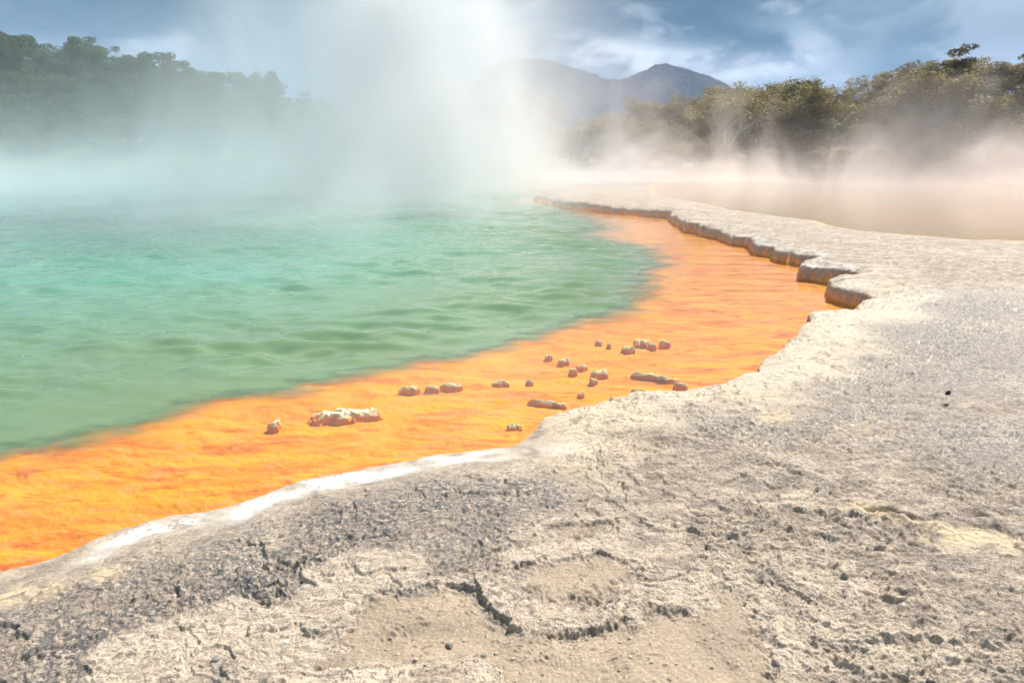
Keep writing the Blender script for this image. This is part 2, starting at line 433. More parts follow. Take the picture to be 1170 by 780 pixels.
    f1c, _ = worley(x * 9, y * 11, 115)
    calm = (1 - 0.80 * sm) * (1 - 0.90 * sand) * (0.32 + 0.75 * rough + 0.15 * dk)
    h += calm * det * ((rg1 - 0.5) * 0.028 + (rg2 - 0.5) * 0.018 + (kb - 0.3) * 0.008 * (0.5 + 0.6 * dk) + (kb2 - 0.3) * 0.005)
    uu = x * .88 - y * .47; vv = x * .47 + y * .88
    fl = ridged(uu * 3.5 + wx * 8, vv * 12 + wy * 10, 4, 191)
    h += calm * det * sstep(0.1, 0.9, x + 0.15 * y) * (np.clip(fl - 0.55, 0, 1) * 0.030 - 0.004)
    h += (1 - sm) * sand * (kb2 * 0.0025 + np.clip(kb - 0.60, 0, 1) * 0.022 * sstep(-.2, .3, fbm(x * 5, y * 5, 2, 197)))
    h += sm * (ridged(x * 5 + wx * 10, y * 12 + wy * 10, 3, 131) - 0.5) * 0.007
    h -= drop
    # near rim slopes to the water; the ledge beyond is undercut and steep
    nearm = sstep(4.9, 3.9, y) * sstep(1.9, 1.2, x)       # 1 along the near, sloping rim
    land = dp > 0
    slope_h = ZN + (h - ZN) * sstep(0.0, 0.75, dp) + 0.0
    h = h * (1 - nearm) + slope_h * nearm
    # rounded top edge of the ledge
    h -= (1 - nearm) * (0.10 + 0.04 * fbm(x * 2.5, y * 2.5, 3, 185)) * np.exp(-np.clip(dp, 0, 9) / 0.22)
    wallw = 0.035 + 0.010 * np.clip(rr, 0, 30) / 5
    inwall = sstep(0.0, 1.0, -dp / wallw)
    floor = -0.045 - 0.02 * sstep(0.0, 1.2, -dp) - 0.02 * fbm(x * 0.8, y * 1.6, 4, 141)
    floor += fbm(x * 1.3 - y * .5 + wx * 5, y * 3.4 + x * 1.3 + wy * 5, 5, 151) * 0.036 + (rg2 - .5) * 0.003 + (ridged(x * 4 - y * 2, y * 9 + x * 4, 3, 153) - .5) * 0.004 + rg2 * 0.004 * det
    shelf = sstep(-0.9, -0.05, dd)
    floor = np.minimum(floor, -0.012) * shelf + (-0.30) * (1 - shelf)
    # raised lip along the edge of the shelf
    floor += shelf * np.exp(-((dd - 0.28) / 0.16) ** 2) * 0.01 * (rr < 9)
    band = sstep(-0.34, -0.10, dd) * sstep(0.55, 0.20, dd)
    floor = floor * (1 - band) + (-0.024 + (floor + 0.07) * 0.25) * band
    floor = np.minimum(floor, -0.016)
    hw = h * (1 - inwall) + floor * inwall
    h = np.where(land, h, hw)
    # second pool: hollow brim full
    in2 = sstep(0.0, 0.9, -d2)
    rim2 = sstep(1.6, 0.0, d2)
    h = np.where(d2 > 0, h * (1 - rim2) + (0.288 + (h - ZR) * 0.5) * rim2, 0.285 * (1 - in2) + 0.16 * in2 + (h - ZR) * 0.2)
    hh = hills_h(x, y)
    h = h + hh * sstep(0.3, 3, d2) * sstep(0.3, 4, dp)
    H[near] = h
    far = ~near
    H[far] = ZR + hills_h(X[far], Y[far]) * np.clip(1 - (RRr[far] - 150) / 250, 0, 1)
    # ---- masks
    A = at0
    A['smooth'][near] = sm; A['sand'][near] = sand; A['yellow'][near] = ye
    A['dark'][near] = dk * (1 - sm * .8) * (1 - sand) * (dp > 0.05)
    wband = np.exp(-((dp - 0.13 - 0.09 * fbm(x * 5, y * 5, 4, 307)) / 0.10) ** 2) * (y < 5) * sstep(0.15, -0.25, x) * sstep(-2.05, -1.8, x) * (0.25 + 0.75 * sstep(-0.25, 0.2, fbm(x * 3.5, y * 6, 4, 301))) * (dp > 0.01)
    wpatch = np.exp(-(np.hypot(x - at(650, 497, ZR)[0], y - at(650, 497, ZR)[1]) / 0.14) ** 2)
    wblk = sstep(0.5, 0.05, dp) * (y > 4.5) * 0.6 * sstep(26, 8, y) * sstep(-.3, .2, fbm(x * 3, y * 3, 3, 303))
    A['white'][near] = np.clip(wband * 1.4 + wpatch + wblk, 0, 1) * (dp > 0)
    A['creamrim'][near] = np.clip(sstep(1.0, 0.25, dp + 0.35 * fbm(x * 1.6, y * 1.6, 3, 305)) * (sstep(0.0, 0.5, x) + 0.15), 0, 1) * (dp > 0) * sstep(12, 7, y) * 0.95
    A['riser'][near] = sstep(0.012, -0.012, dp) * sstep(-0.005, 0.012, h) * (d2 > 0)
    A['orange'][near] = np.maximum(sstep(0.02, -0.004, h) * (dp < 0.05), (dp < -wallw * 1.15) & (h < 0.01))
    A['bed'][near] = sstep(-0.5, -1.2, dd) * (dp < 0)
    A['bedtwo'][near] = sstep(0.05, -0.15, d2)
    so = np.zeros(X.shape); so[:] = sstep(60.5, 63, RRr + 1.2 * fbm(X * .3, Y * .3, 3, 161)) * (Y > 20)
    so = np.maximum(so, sstep(75, 90, RRr))
    so[near] = np.maximum(so[near], sstep(1.2, 2.6, dp) * (x < 1) * (y > 12))
    A['soil'] = so
    V = np.stack([X, Y, H], axis=1)
    idx = np.arange(NR * NA).reshape(NR, NA)
    a = idx[:-1, :]; b = idx[1:, :]
    a2 = np.roll(a, -1, axis=1); b2 = np.roll(b, -1, axis=1)
    quads = np.stack([a, a2, b2, b], axis=-1).reshape(-1, 4)
    quads = quads[:, ::-1] if False else quads
    o = mesh_np('ground', V, quads, M_ground, True, A)
    tag(o, 'pale grey and cream crust of knobbly mineral rock around the hot pool, orange beneath the shallows', 'rock ground', kind='structure')
    return o

ground = build_ground()

# ------------------------------------------------------------------ water
def water_sheet(name, poly, grow, z, mat, label, waves, cell):
    """a polar grid over the pool, cut to the outline"""
    ang = np.radians(np.linspace(-89, 89, 700))
    r = np.geomspace(1.5, 75, 620)
    RR, AA = np.meshgrid(r, ang, indexing='ij')
    X = (RR * np.sin(AA)); Y = (RR * np.cos(AA))
    if 'second' in label:
        keep_v = sdf(poly, X, Y) < grow
    else:
        keep_v = sdf(poly, X, Y) < grow
    ph = fbm(X * 0.35, Y * 0.5, 3, 211)
    w = waves * (fbm(X * 0.8 + Y * 0.3, Y * 2.5 + X * 0.2, 2, 201) * 0.72 + fbm(X * 1.7, Y * 3.6 - X * .5, 2, 207) * 0.38) * (0.75 + ph) + 0.010 * fbm(X * 3.1 + Y, Y * 7.5 + X * .8, 2, 217)
    wx = fbm(X * 2.2, Y * 2.2, 4, 11) * 0.07 + fbm(X * 14, Y * 14, 3, 12) * 0.014
    wy = fbm(X * 2.2, Y * 2.2, 4, 21) * 0.07 + fbm(X * 14, Y * 14, 3, 22) * 0.014
    wsc = np.clip(RR / 6, 0.5, 2.2)
    dd = sdf(deep, X + wx * 1.8 + fbm(X * .9, Y * .9, 3, 31) * 0.18 * wsc, Y + wy * 1.8 + fbm(X * .9, Y * .9, 3, 35) * 0.18 * wsc)
    w = w * np.clip(RR / 6, 0.35, 1.3) * (0.12 + 0.88 * sstep(0.1, -1.2, dd))
    Z = z + w
    turb = 0.04 + 0.95 * np.clip((0.12 + 0.03 * RR - dd - fbm(X * 2.4, Y * 6.0, 4, 219) * 0.05 * RR) / (0.16 + 0.065 * RR), 0, 1) ** 1.25
    if 'second' in label:
        turb = np.full(X.shape, 0.5)
    NR, NA = X.shape
    idx = np.arange(NR * NA).reshape(NR, NA)
    q = np.stack([idx[:-1, :-1], idx[:-1, 1:], idx[1:, 1:], idx[1:, :-1]], axis=-1).reshape(-1, 4)
    kv = keep_v.ravel(); q = q[kv[q].all(axis=1)]
    used = np.unique(q); remap = np.full(NR * NA, -1); remap[used] = np.arange(len(used))
    V = np.stack([X.ravel(), Y.ravel(), Z.ravel()], axis=1)[used]
    o = mesh_np(name, V, remap[q], mat, True, {'turbid': turb.ravel()[used], 'offshore': sstep(0, -7, dd).ravel()[used]})
    tag(o, label, 'water', kind='structure')
    return o

M_water = water_material('milky_water', (0.165, 0.24, 0.115), (0.15, 0.355, 0.265), (1.0, 0.97, 0.9), True, 0.007)
M_water2 = water_material('shallow_water', (0.68, 0.55, 0.36), (0.85, 0.46, 0.29), (0.97, 0.93, 0.86), True, 0.004)
water_sheet('water', pool, 0.12, 0.0, M_water, 'rippled turquoise hot pool turning clear over the orange shelf', 0.10, 0)
water_sheet('shallow_water', pool2, 0.05, 0.27, M_water2, 'still beige and pink second pool beyond the rock ledge', 0.0, 0)

# ------------------------------------------------------------------ pale crusts standing in the orange shallows
def crust_material():
    m, nt, out = newmat('crust'); g = NG(nt); p = g.obj()
    n = g.noise(p, 70, 4, 0.6)
    z = g.sep(p)[2]
    top = g.mix(g.ss(n, 0.4, 0.6), (0.80, 0.66, 0.40), (0.93, 0.86, 0.68))
    c = g.mix(g.ss(g.m('ADD', z, g.m('MULTIPLY', n, 0.01)), -0.030, -0.012), (1.0, 0.40, 0.02), top)
    b = pbsdf(g, c, 0.85, 0.3, g.bump(n, 0.6, 0.004)); g.link(b.outputs[0], out.inputs[0])
    return m
M_crust = crust_material()
G_CR = 'pale mineral crusts standing in the orange shallows'
def crust(cpx, cpy, wpx, depth_m, ang, hgt, label, seed):
    cx, cy = at(cpx, cpy, 0)
    mpp = abs(at(cpx + 10, cpy, 0)[0] - cx) / 10
    L = wpx * mpp / 2; Wd = depth_m / 2; hgt *= 0.5
    nx = max(24, int(L * 2 / 0.006)); ny = max(16, int(Wd * 2 / 0.006))
    nx = min(nx, 150); ny = min(ny, 60)
    U, Vv = np.meshgrid(np.linspace(-1.15, 1.15, nx), np.linspace(-1.25, 1.25, ny), indexing='ij')
    x = U * L; y = Vv * Wd
    e = 0.62 - 0.95 * (U ** 2 + Vv ** 2) + 1.5 * fbm(U * max(1.6, L * 9) + seed, Vv * 1.7, 4, seed)
    fe = sstep(1.12, 0.85, np.abs(U)) * sstep(1.2, 0.9, np.abs(Vv)); e = e * fe - (1 - fe) * 0.9
    body = sstep(0.02, 0.7, e)
    f1, f2 = worley(x * 42 + seed, y * 42, seed + 3)
    kn = np.clip(1.15 - f1 * 1.7, 0, 1)
    f1b, _ = worley(x * 120 + seed, y * 120, seed + 5)
    z = -0.085 + sstep(-0.7, 0.1, e) * 0.062 + body * (0.018 + 1.7 * hgt * (0.05 + 0.95 * kn)) * (0.75 + 0.5 * fbm(x * 14, y * 14, 2, seed + 9)) + body * 0.004 * (1 - f1b)
    z = np.where((np.abs(U) > 1.12) | (np.abs(Vv) > 1.2), -0.11, z)
    NX, NY = U.shape; idx = np.arange(NX * NY).reshape(NX, NY)
    q = np.stack([idx[:-1, :-1], idx[1:, :-1], idx[1:, 1:], idx[:-1, 1:]], axis=-1).reshape(-1, 4)
    o = mesh_np('mineral_crust', np.stack([x.ravel(), y.ravel(), z.ravel()], axis=1), q, M_crust, True)
    o.location = (cx, cy, 0); o.rotation_euler = (0, 0, R(ang))
    tag(o, label, 'mineral crust', G_CR)
crusts = [
    (395, 470, 88, 0.20, 6, 0.030, 'largest cream crust, a long ragged clump nearest the camera in the orange shallows'),
    (313, 482, 17, 0.09, 0, 0.026, 'small cream knob left of the largest crust clump'),
    (468, 441, 26, 0.07, 4, 0.012, 'low cream crust strip, left end of the broken line near the green water'),
    (494, 440, 20, 0.07, 4, 0.014, 'short cream crust in the middle of the broken line near the green water'),
    (515, 438, 28, 0.08, 4, 0.016, 'thickest cream crust of the broken line near the green water'),
    (572, 434, 22, 0.07, 2, 0.013, 'short cream crust alone at the right end of the broken line near the green water'),
    (605, 433, 10, 0.05, 0, 0.008, 'tiny low crust just left of the cluster of small crusts'),
    (627, 405, 10, 0.07, 0, 0.020, 'small crust at the left top of the cluster of small crusts'),
    (644, 410, 14, 0.08, 0, 0.022, 'small knobbly crust second from the left in the cluster'),
    (665, 416, 14, 0.08, 8, 0.018, 'small slanting crust at the middle of the cluster'),
    (655, 421, 12, 0.07, 0, 0.016, 'small brownish crust just below the slanting one'),
    (685, 424, 22, 0.11, 0, 0.030, 'round chunky crust, the biggest of the cluster of small crusts'),
    (678, 432, 12, 0.06, 0, 0.014, 'small crust just below the round chunky one'),
    (684, 388, 9, 0.08, 0, 0.022, 'small dark-sided crust highest up in the orange shallows'),
    (696, 392, 6, 0.06, 0, 0.014, 'tiny crust right of the small dark-sided one'),
    (718, 396, 16, 0.12, 0, 0.020, 'crust at the lower left end of the far bright row'),
    (734, 389, 22, 0.14, 4, 0.028, 'brightest crust in the middle of the far row'),
    (746, 392, 11, 0.09, 0, 0.018, 'small crust between the two larger ones of the far row'),
    (760, 389, 15, 0.10, 4, 0.020, 'crust at the right end of the far row'),
    (748, 428, 60, 0.07, -24, 0.018, 'long narrow crust ridge slanting towards the rock rim on the right'),
    (778, 437, 18, 0.08, -20, 0.012, 'low faint crust at the end of the long ridge by the rim'),
    (624, 457, 54, 0.06, -24, 0.014, 'thin slanting crust ridge next to the rock corner'),
    (588, 484, 20, 0.07, 0, 0.008, 'low faint crust beside the rock just left of its corner'),
    (664, 448, 10, 0.05, 0, 0.008, 'tiny low crust above the rim right of the thin slanting ridge'),
    (730, 444, 20, 0.05, 0, 0.010, 'small crust touching the pale rock rim below the long ridge'),
]
for i, c in enumerate(crusts): crust(*c, 300 + i * 7)

# ------------------------------------------------------------------ loose stones
def stone(px, py, size, mat, label, name='stone', flat=0.6, seed=1, z=None, group=None):
    import bmesh
    x, y = at(px, py, ZR)
    bm = bmesh.new(); bmesh.ops.create_icosphere(bm, subdivisions=3, radius=1)
    rnd = random.Random(seed)
    pl = [(Vector((rnd.uniform(-1, 1), rnd.uniform(-1, 1), rnd.uniform(-1, 1))).normalized(), rnd.uniform(.55, .85)) for _ in range(9)]
    for v in bm.verts:
        for n, d in pl:
            k = v.co.dot(n)
            if k > d: v.co -= n * (k - d) * 0.9
        v.co += Vector((rnd.uniform(-1, 1), rnd.uniform(-1, 1), rnd.uniform(-1, 1))) * 0.02
        v.co = Vector((v.co.x * size * 1.1, v.co.y * size * 0.85, v.co.z * size * flat))
    me = bpy.data.meshes.new(name); bm.to_mesh(me); bm.free(); me.materials.append(mat)
    o = bpy.data.objects.new(name, me); col.objects.link(o)
    ok, loc, nn, _ = ground.ray_cast(Vector((x, y, 5)), Vector((0, 0, -1)))
    o.location = (x, y, (loc.z if ok else ZR) + size * flat * 0.45)
    o.rotation_euler = (0, 0, rnd.uniform(0, 6))
    tag(o, label, 'stone', group)
bpy.context.view_layer.update()
M_dark = simple_material('dark_stone', (0.03, 0.025, 0.03), (0.07, 0.055, 0.05), 30)
M_white = simple_material('white_stone', (0.85, 0.85, 0.85), (0.95, 0.95, 0.93), 20)
M_grey = simple_material('grey_stone', (0.24, 0.22, 0.2), (0.36, 0.33, 0.29), 30)
M_tan = simple_material('tan_stone', (0.45, 0.36, 0.26), (0.6, 0.5, 0.38), 30)
stone(1083, 450, 0.022, M_dark, 'small black stone upright on the grey rock at right, farther of a pair', flat=1.0, seed=3)
stone(1082, 462, 0.020, M_dark, 'small flat black stone just in front of the upright black one', flat=0.4, seed=4)
stone(1067, 767, 0.016, M_dark, 'dark brown stone in the rough rock at the bottom right', flat=0.7, seed=5)
stone(328, 734, 0.011, M_white, 'bright white pebble on the smooth cream patch', name='pebble', flat=0.4, seed=6)
stone(514, 736, 0.016, M_grey, 'grey stone lying on the sandy hollow floor', flat=0.7, seed=7)
stone(553, 747, 0.012, M_grey, 'small flat grey stone right of the grey stone on the sandy floor', flat=0.5, seed=8)
stone(698, 718, 0.010, M_tan, 'tan pebble below the dark gap of the rock lip', name='pebble', flat=0.6, seed=9)
stone(246, 753, 0.018, M_grey, 'rough grey stone on the cream rock near the bottom left', flat=0.6, seed=12)
rp = random.Random(5)
G_PB = 'tiny pebbles scattered over the sandy hollow floor'
for i in range(70):
    px = rp.uniform(440, 870); py = rp.uniform(715, 778)
    stone(px, py, rp.uniform(0.003, 0.008), rp.choice([M_tan, M_grey, M_tan]), 'tiny pebble scattered on the sandy hollow floor', name='pebble', flat=0.6, seed=50 + i, group=G_PB)

# ------------------------------------------------------------------ trees
M_leaf_olive = leaf_material('olive_leaves', (0.13, 0.115, 0.04), (0.30, 0.25, 0.10), (0.38, 0.29, 0.16))
M_leaf_green = leaf_material('green_leaves', (0.03, 0.075, 0.022), (0.07, 0.125, 0.04), (0.10, 0.14, 0.05))
M_leaf_dark = leaf_material('dark_leaves', (0.06, 0.065, 0.022), (0.11, 0.105, 0.04), (0.16, 0.14, 0.06))
M_bark = simple_material('bark', (0.10, 0.075, 0.06), (0.20, 0.16, 0.13), 6)
M_barkgrey = simple_material('grey_bark', (0.26, 0.22, 0.20), (0.42, 0.36, 0.33), 6)

def tube(V, Fc, p0, p1, r0, r1, n=5):
    d = (p1 - p0); L = d.length
    if L < 1e-5: return
    d.normalize(); a = d.orthogonal().normalized(); b = d.cross(a)
    base = len(V)
    for p, r in ((p0, r0), (p1, r1)):
        for k in range(n):
            t = 2 * math.pi * k / n
            V.append(p + a * math.cos(t) * r + b * math.sin(t) * r)
    for k in range(n):
        Fc.append((base + k, base + (k + 1) % n, base + n + (k + 1) % n, base + n + k))

def limb(V, Fc, p, d, L, r, depth, rnd, tips, spread):
    seg = 3
    for i in range(seg):
        q = p + d * (L / seg)
        r1 = r * (0.82 if depth else 0.75)
        tube(V, Fc, p, q, r, r1)
        p, r = q, r1
        d = (d + Vector((rnd.uniform(-1, 1), rnd.uniform(-1, 1), rnd.uniform(-.4, .6))) * 0.22).normalized()
        if depth > 0 and i >= 1:
            for _ in range(rnd.choice((1, 2))):
                nd = (d + Vector((rnd.uniform(-1, 1), rnd.uniform(-1, 1), rnd.uniform(-.2, .7))) * spread).normalized()
                limb(V, Fc, p, nd, L * rnd.uniform(.55, .8), r * 0.62, depth - 1, rnd, tips, spread)
    tips.append(p.copy())

def make_tree(kind, seed):
    rnd = random.Random(seed); nr = np.random.RandomState(seed)
    V, Fc, tips = [], [], []
    root = bpy.data.objects.new('tree', None); col.objects.link(root)
    spread = {'bushy': 0.95, 'flat': 1.3, 'bare': 1.0, 'dense': 0.8}[kind]
    nst = {'bushy': 3, 'flat': 1, 'bare': 3, 'dense': 1}[kind]
    for s in range(nst):
        lean = Vector((rnd.uniform(-.4, .4), rnd.uniform(-.4, .4), 1)).normalized() if nst > 1 else Vector((rnd.uniform(-.1, .1), 0, 1)).normalized()
        limb(V, Fc, Vector((rnd.uniform(-.1, .1), rnd.uniform(-.1, .1), -0.3)), lean, {'bushy': 2.6, 'flat': 3.9, 'bare': 2.6, 'dense': 3.4}[kind], 0.11 if nst > 1 else 0.17, 2 if kind != 'bare' else 3, rnd, tips, spread)
    tr = mesh_np('trunk', [tuple(v) for v in V], Fc, M_barkgrey if kind == 'bare' else M_bark, True, None, root)
    # leaf clumps at the limb tips, plus some filling the crown
    C = [np.array(t) for t in tips if t.z > 0.6]
    if kind in ('bushy', 'dense'):
        zc = np.mean([c[2] for c in C])
        for _ in range(46 if kind == 'dense' else 26):
            a = rnd.uniform(0, 6.28); e = rnd.uniform(0.1, 1) ** 0.5
            C.append(np.array([math.cos(a) * 1.9 * e, math.sin(a) * 1.9 * e, zc * (rnd.uniform(0.2, 1.0) if kind == 'bushy' else rnd.uniform(.12, 1.25))]))
    P, Q = [], []
    for c in C:
        if kind == 'bare' and rnd.random() < 0.72: continue
        rad = rnd.uniform(.45, .85) * (1.1 if kind == 'flat' else 1)
        nl = int({'bushy': 120, 'flat': 150, 'bare': 30, 'dense': 150}[kind] * (rad / .6) ** 2)
        g = nr.normal(size=(nl, 3)); g /= np.linalg.norm(g, axis=1)[:, None]
        g *= (nr.uniform(0.35, 1.0, nl) ** 0.6)[:, None]
        g *= np.array([rad, rad, rad * (0.33 if kind == 'flat' else 0.62)])
        pos = c + g + nr.normal(size=(nl, 3)) * 0.06
        sz = nr.uniform(0.05, 0.13, nl) * (1.15 if kind == 'dense' else 1)
        u = nr.normal(size=(nl, 3)); u[:, 2] *= .5; u /= np.linalg.norm(u, axis=1)[:, None]
        w = nr.normal(size=(nl, 3)); w -= (w * u).sum(1)[:, None] * u; w /= np.linalg.norm(w, axis=1)[:, None]
        b0 = sum(len(a) for a in P)
        quad = np.stack([pos - u * sz[:, None], pos - w * sz[:, None] * .55, pos + u * sz[:, None], pos + w * sz[:, None] * .55], axis=1)
        P.append(quad.reshape(-1, 3)); Q.append(b0 + np.arange(nl * 4).reshape(-1, 4))
    mat = {'bushy': M_leaf_olive, 'flat': M_leaf_dark, 'bare': M_leaf_olive, 'dense': M_leaf_green}[kind]
    cr = mesh_np('crown', np.concatenate(P), np.concatenate(Q), mat, False, None, root)
    hh = max(float(np.concatenate(P)[:, 2].max()), 1)
    root['_h'] = hh
    return root

def copy_tree(o):
    c = o.copy(); col.objects.link(c)
    for ch in list(o.children):
        d = ch.copy(); col.objects.link(d); d.parent = c
    return c

protos = {k: [make_tree(k, s) for s in seeds] for k, seeds in {'bushy': (1, 2, 3, 4), 'flat': (11, 12, 13), 'bare': (21, 22), 'dense': (31, 32, 33)}.items()}
heights = {}
for k in protos:
    for p in protos[k]:
        heights[p] = p['_h']; del p['_h']
used = set()

def plant(kind, x, y, height, label, cat='tree', group=None, rnd=random, wide=1.0):
    src = rnd.choice(protos[kind])
    o = src if src not in used else copy_tree(src)
    base = heights[src]; used.add(src)
    s = height / base
    ok, loc, nn, _ = ground.ray_cast(Vector((x, y, 60)), Vector((0, 0, -1)))
    o.location = (x, y, (loc.z if ok else ZR) - 0.05)
    o.rotation_euler = (0, 0, rnd.uniform(0, 6.28)); o.scale = (s * wide, s * wide, s)
    o.name = {'bushy': 'bushy_tree', 'flat': 'flat_topped_tree', 'bare': 'bare_tree', 'dense': 'dense_tree'}[kind]
    tag(o, label, cat, group)
    return o

def azpx(px, r):      # world position on the bearing of a photo column at distance r
    t = (px - 585) / F / 1.052
    return (r * t / math.sqrt(1 + t * t), r / math.sqrt(1 + t * t))

def top_z(px, py, r):  # height of something seen at that photo row at distance r
    dy = (390 - py) / F; c_ = math.cos(PITCH); s_ = math.sin(PITCH)
    t = (px - 585) / F / 1.052
    return ZC + r / math.sqrt(1 + t * t) * (-s_ + dy * c_) / (c_ + dy * s_)

rt = random.Random(21)
bpy.context.view_layer.update()
# crest of the right hand trees, by photo column
crest = [(600, 150), (640, 138), (680, 128), (720, 118), (760, 108), (800, 98), (830, 95), (860, 92), (900, 92), (930, 94), (965, 98), (985, 96), (1005, 82), (1020, 72), (1050, 66), (1080, 60), (1105, 66), (1130, 76), (1150, 72), (1170, 62), (1230, 60), (1300, 70)]
def crest_y(px):
    for (a, b), (c, d) in zip(crest[:-1], crest[1:]):
        if a <= px <= c: return b + (d - b) * (px - a) / (c - a)
    return 90
G_R = 'trees along the far bank on the right'
def gz(x, y):
    ok, loc, nn, _ = ground.ray_cast(Vector((x, y, 60)), Vector((0, 0, -1)))
    return loc.z if ok else ZR
lab_r = {'bushy': 'olive brown bushy tree in the wooded bank behind the right pool',
         'bare': 'grey half-bare twiggy tree among the trees behind the right pool',
         'flat': 'dark green tree with layered flat foliage on the wooded bank at right'}
# back row reaching the crest
px = 596
while px < 1290:
    r = rt.uniform(74, 80) if px > 800 else rt.uniform(84, 96)
    x, y = azpx(px, r)
    h = top_z(px, crest_y(px) + rt.uniform(-3, 10), r) - gz(x, y)
    k = rt.choice(['bushy', 'bushy', 'bushy', 'bushy', 'flat'])
    plant(k, x, y, max(h, 2.2), lab_r[k], 'tree', G_R, rt, wide=rt.uniform(.8, 1.0) if h > 6 else 1.15)
    px += rt.uniform(16, 24)
# middle and front rows, stepping down to the pool
for r0, r1, frac, step in ((69, 73, 0.72, 24), (65, 68, 0.5, 28), (61.8, 64, 0.34, 30)):
    px = 700 + rt.uniform(0, 20)
    while px < 1290:
        r = rt.uniform(r0, r1)
        x, y = azpx(px, r)
        if math.hypot(x - 22.5, y - 62) > 4.6:
            full = top_z(px, crest_y(px), r) - gz(x, y)
            h = full * frac * rt.uniform(.85, 1.2)
            k = rt.choice(['bushy', 'bushy', 'bushy', 'bare', 'flat'] if frac > .4 else ['bushy', 'bare', 'bushy'])
            plant(k, x, y, max(h, 1.2), lab_r[k], 'tree', G_R, rt, wide=1.15)
        px += step * rt.uniform(.7, 1.3)
# trees that stand out on the crest
for k, px, py, r, lab, wd in (('flat', 1078, 50, 72, 'tallest dark pine-like tree with open flat tiers rising above the wooded bank', 1.0),
                          ('flat', 1166, 54, 70, 'flat-topped tree rising at the right edge of the picture', 1.0),
                          ('bare', 826, 97, 68, 'pale grey bare-twigged tree at the left end of the wooded bank below the blue hill', 1.2),
                          ('bushy', 920, 88, 70, 'olive tree with tufts poking above the lower crest left of the tall trees', 1.0)):
    x, y = azpx(px, r)
    plant(k, x, y, top_z(px, py, r) - gz(x, y), lab, 'tree', G_R, rt, wide=wd)

# left wood on the slope behind the pool
crest_l = [(-120, 40), (0, 40), (20, 38), (50, 46), (80, 40), (110, 44), (135, 56), (160, 58), (200, 62), (230, 74), (260, 78), (300, 82), (320, 88), (345, 100), (380, 112), (460, 130), (600, 150)]
def crest_ly(px):
    for (a, b), (c, d) in zip(crest_l[:-1], crest_l[1:]):
        if a <= px <= c: return b + (d - b) * (px - a) / (c - a)
    return 60
G_L = 'dark trees on the slope behind the turquoise pool'
for r0, r1, frac, step in ((108, 116, 1.0, 24), (98, 105, 0.82, 26), (91, 96, 0.7, 24), (86, 90, 0.6, 24), (80, 85, .45, 26), (72, 78, .3, 28)):
    px = -110 + rt.uniform(0, 20)
    while px < (560 if frac == 1 else 430):
        r = rt.uniform(r0, r1)
        x, y = azpx(px, r)
        ytop = crest_ly(px) + rt.uniform(-2, 9) + (1 - frac) * 120
        h = top_z(px, ytop, r) - gz(x, y)
        plant('dense', x, y, min(max(h, 3.5), 10), 'dark green dense tree in the steam-veiled wood on the left slope', 'tree', G_L, rt, wide=1.2)
        px += step * rt.uniform(.7, 1.3)
for px, py, r, lab in ((28, 36, 104, 'dark tree with a pointed top at the far left of the wood'), (108, 42, 104, 'tallest round-topped tree of the left wood'),
                       (165, 54, 104, 'round-topped tree on the left crest right of the tallest one'), (305, 80, 106, 'last tree of the left crest before the steam hides it')):
    x, y = azpx(px, r)
    plant('dense', x, y, top_z(px, py, r) - gz(x, y), lab, 'tree', G_L, rt, wide=1.0)
for k in protos:
    for p in protos[k]:
        if 'label' not in p:
            for ch in list(p.children): bpy.data.objects.remove(ch)
            bpy.data.objects.remove(p)

# ------------------------------------------------------------------ distant hills
def build_hills():
    m, nt, out = newmat('forested_hill'); g = NG(nt); p = g.obj()
    n = g.noise(p, 0.02, 6, 0.7); n2 = g.noise(p, 0.004, 4, 0.6)
    c = g.mix(g.ss(n, 0.4, 0.6), (0.010, 0.018, 0.013), (0.04, 0.045, 0.03))
    c = g.mix(g.ss(n2, 0.45, 0.6, 0, 0.6), c, (0.05, 0.038, 0.04))
    b = pbsdf(g, c, 0.95, 0.1, g.bump(n, 1.0, 12)); g.link(b.outputs[0], out.inputs[0])
    prof = [(200, 175), (300, 150), (380, 165), (430, 150), (480, 135), (530, 104), (565, 76), (590, 66), (625, 69), (660, 80), (690, 90), (712, 92), (730, 84), (750, 76), (765, 74), (785, 79), (810, 87), (830, 96), (860, 112), (920, 140), (1000, 165), (1100, 172), (1200, 176)]
    pa = np.array([math.degrees(math.atan((q[0] - 585) / F / 1.07)) for q in prof])
    ph = np.array([(top_z(q[0], q[1], 2400) - ZC) / 2400 for q in prof], dtype=float)
    ang = np.linspace(pa[0], pa[-1], 900); r = np.linspace(1500, 3300, 200)
    RR, AA = np.meshgrid(r, ang, indexing='ij')
    top = np.interp(AA, pa, ph) * 2400
    shape = np.exp(-((RR - 2400) / 430) ** 2)
    X = RR * np.sin(np.radians(AA)); Y = RR * np.cos(np.radians(AA))
    gul = fbm(X * 0.004, Y * 0.0025, 5, 401)
    Z = top * shape * (1 + 0.30 * gul * (1 - shape)) + fbm(X * 0.012, Y * 0.012, 4, 411) * 13 * shape + fbm(X * 0.05, Y * 0.05, 2, 413) * 7 * shape
    Z = Z - 4 * (1 - shape)
    NR, NA = X.shape; idx = np.arange(NR * NA).reshape(NR, NA)
    q = np.stack([idx[:-1, :-1], idx[:-1, 1:], idx[1:, 1:], idx[1:, :-1]], axis=-1).reshape(-1, 4)
    o = mesh_np('hills', np.stack([X.ravel(), Y.ravel(), Z.ravel()], axis=1), q, m, True)
    tag(o, 'forested blue-grey hills in the distance', 'hills', kind='structure')
build_hills()

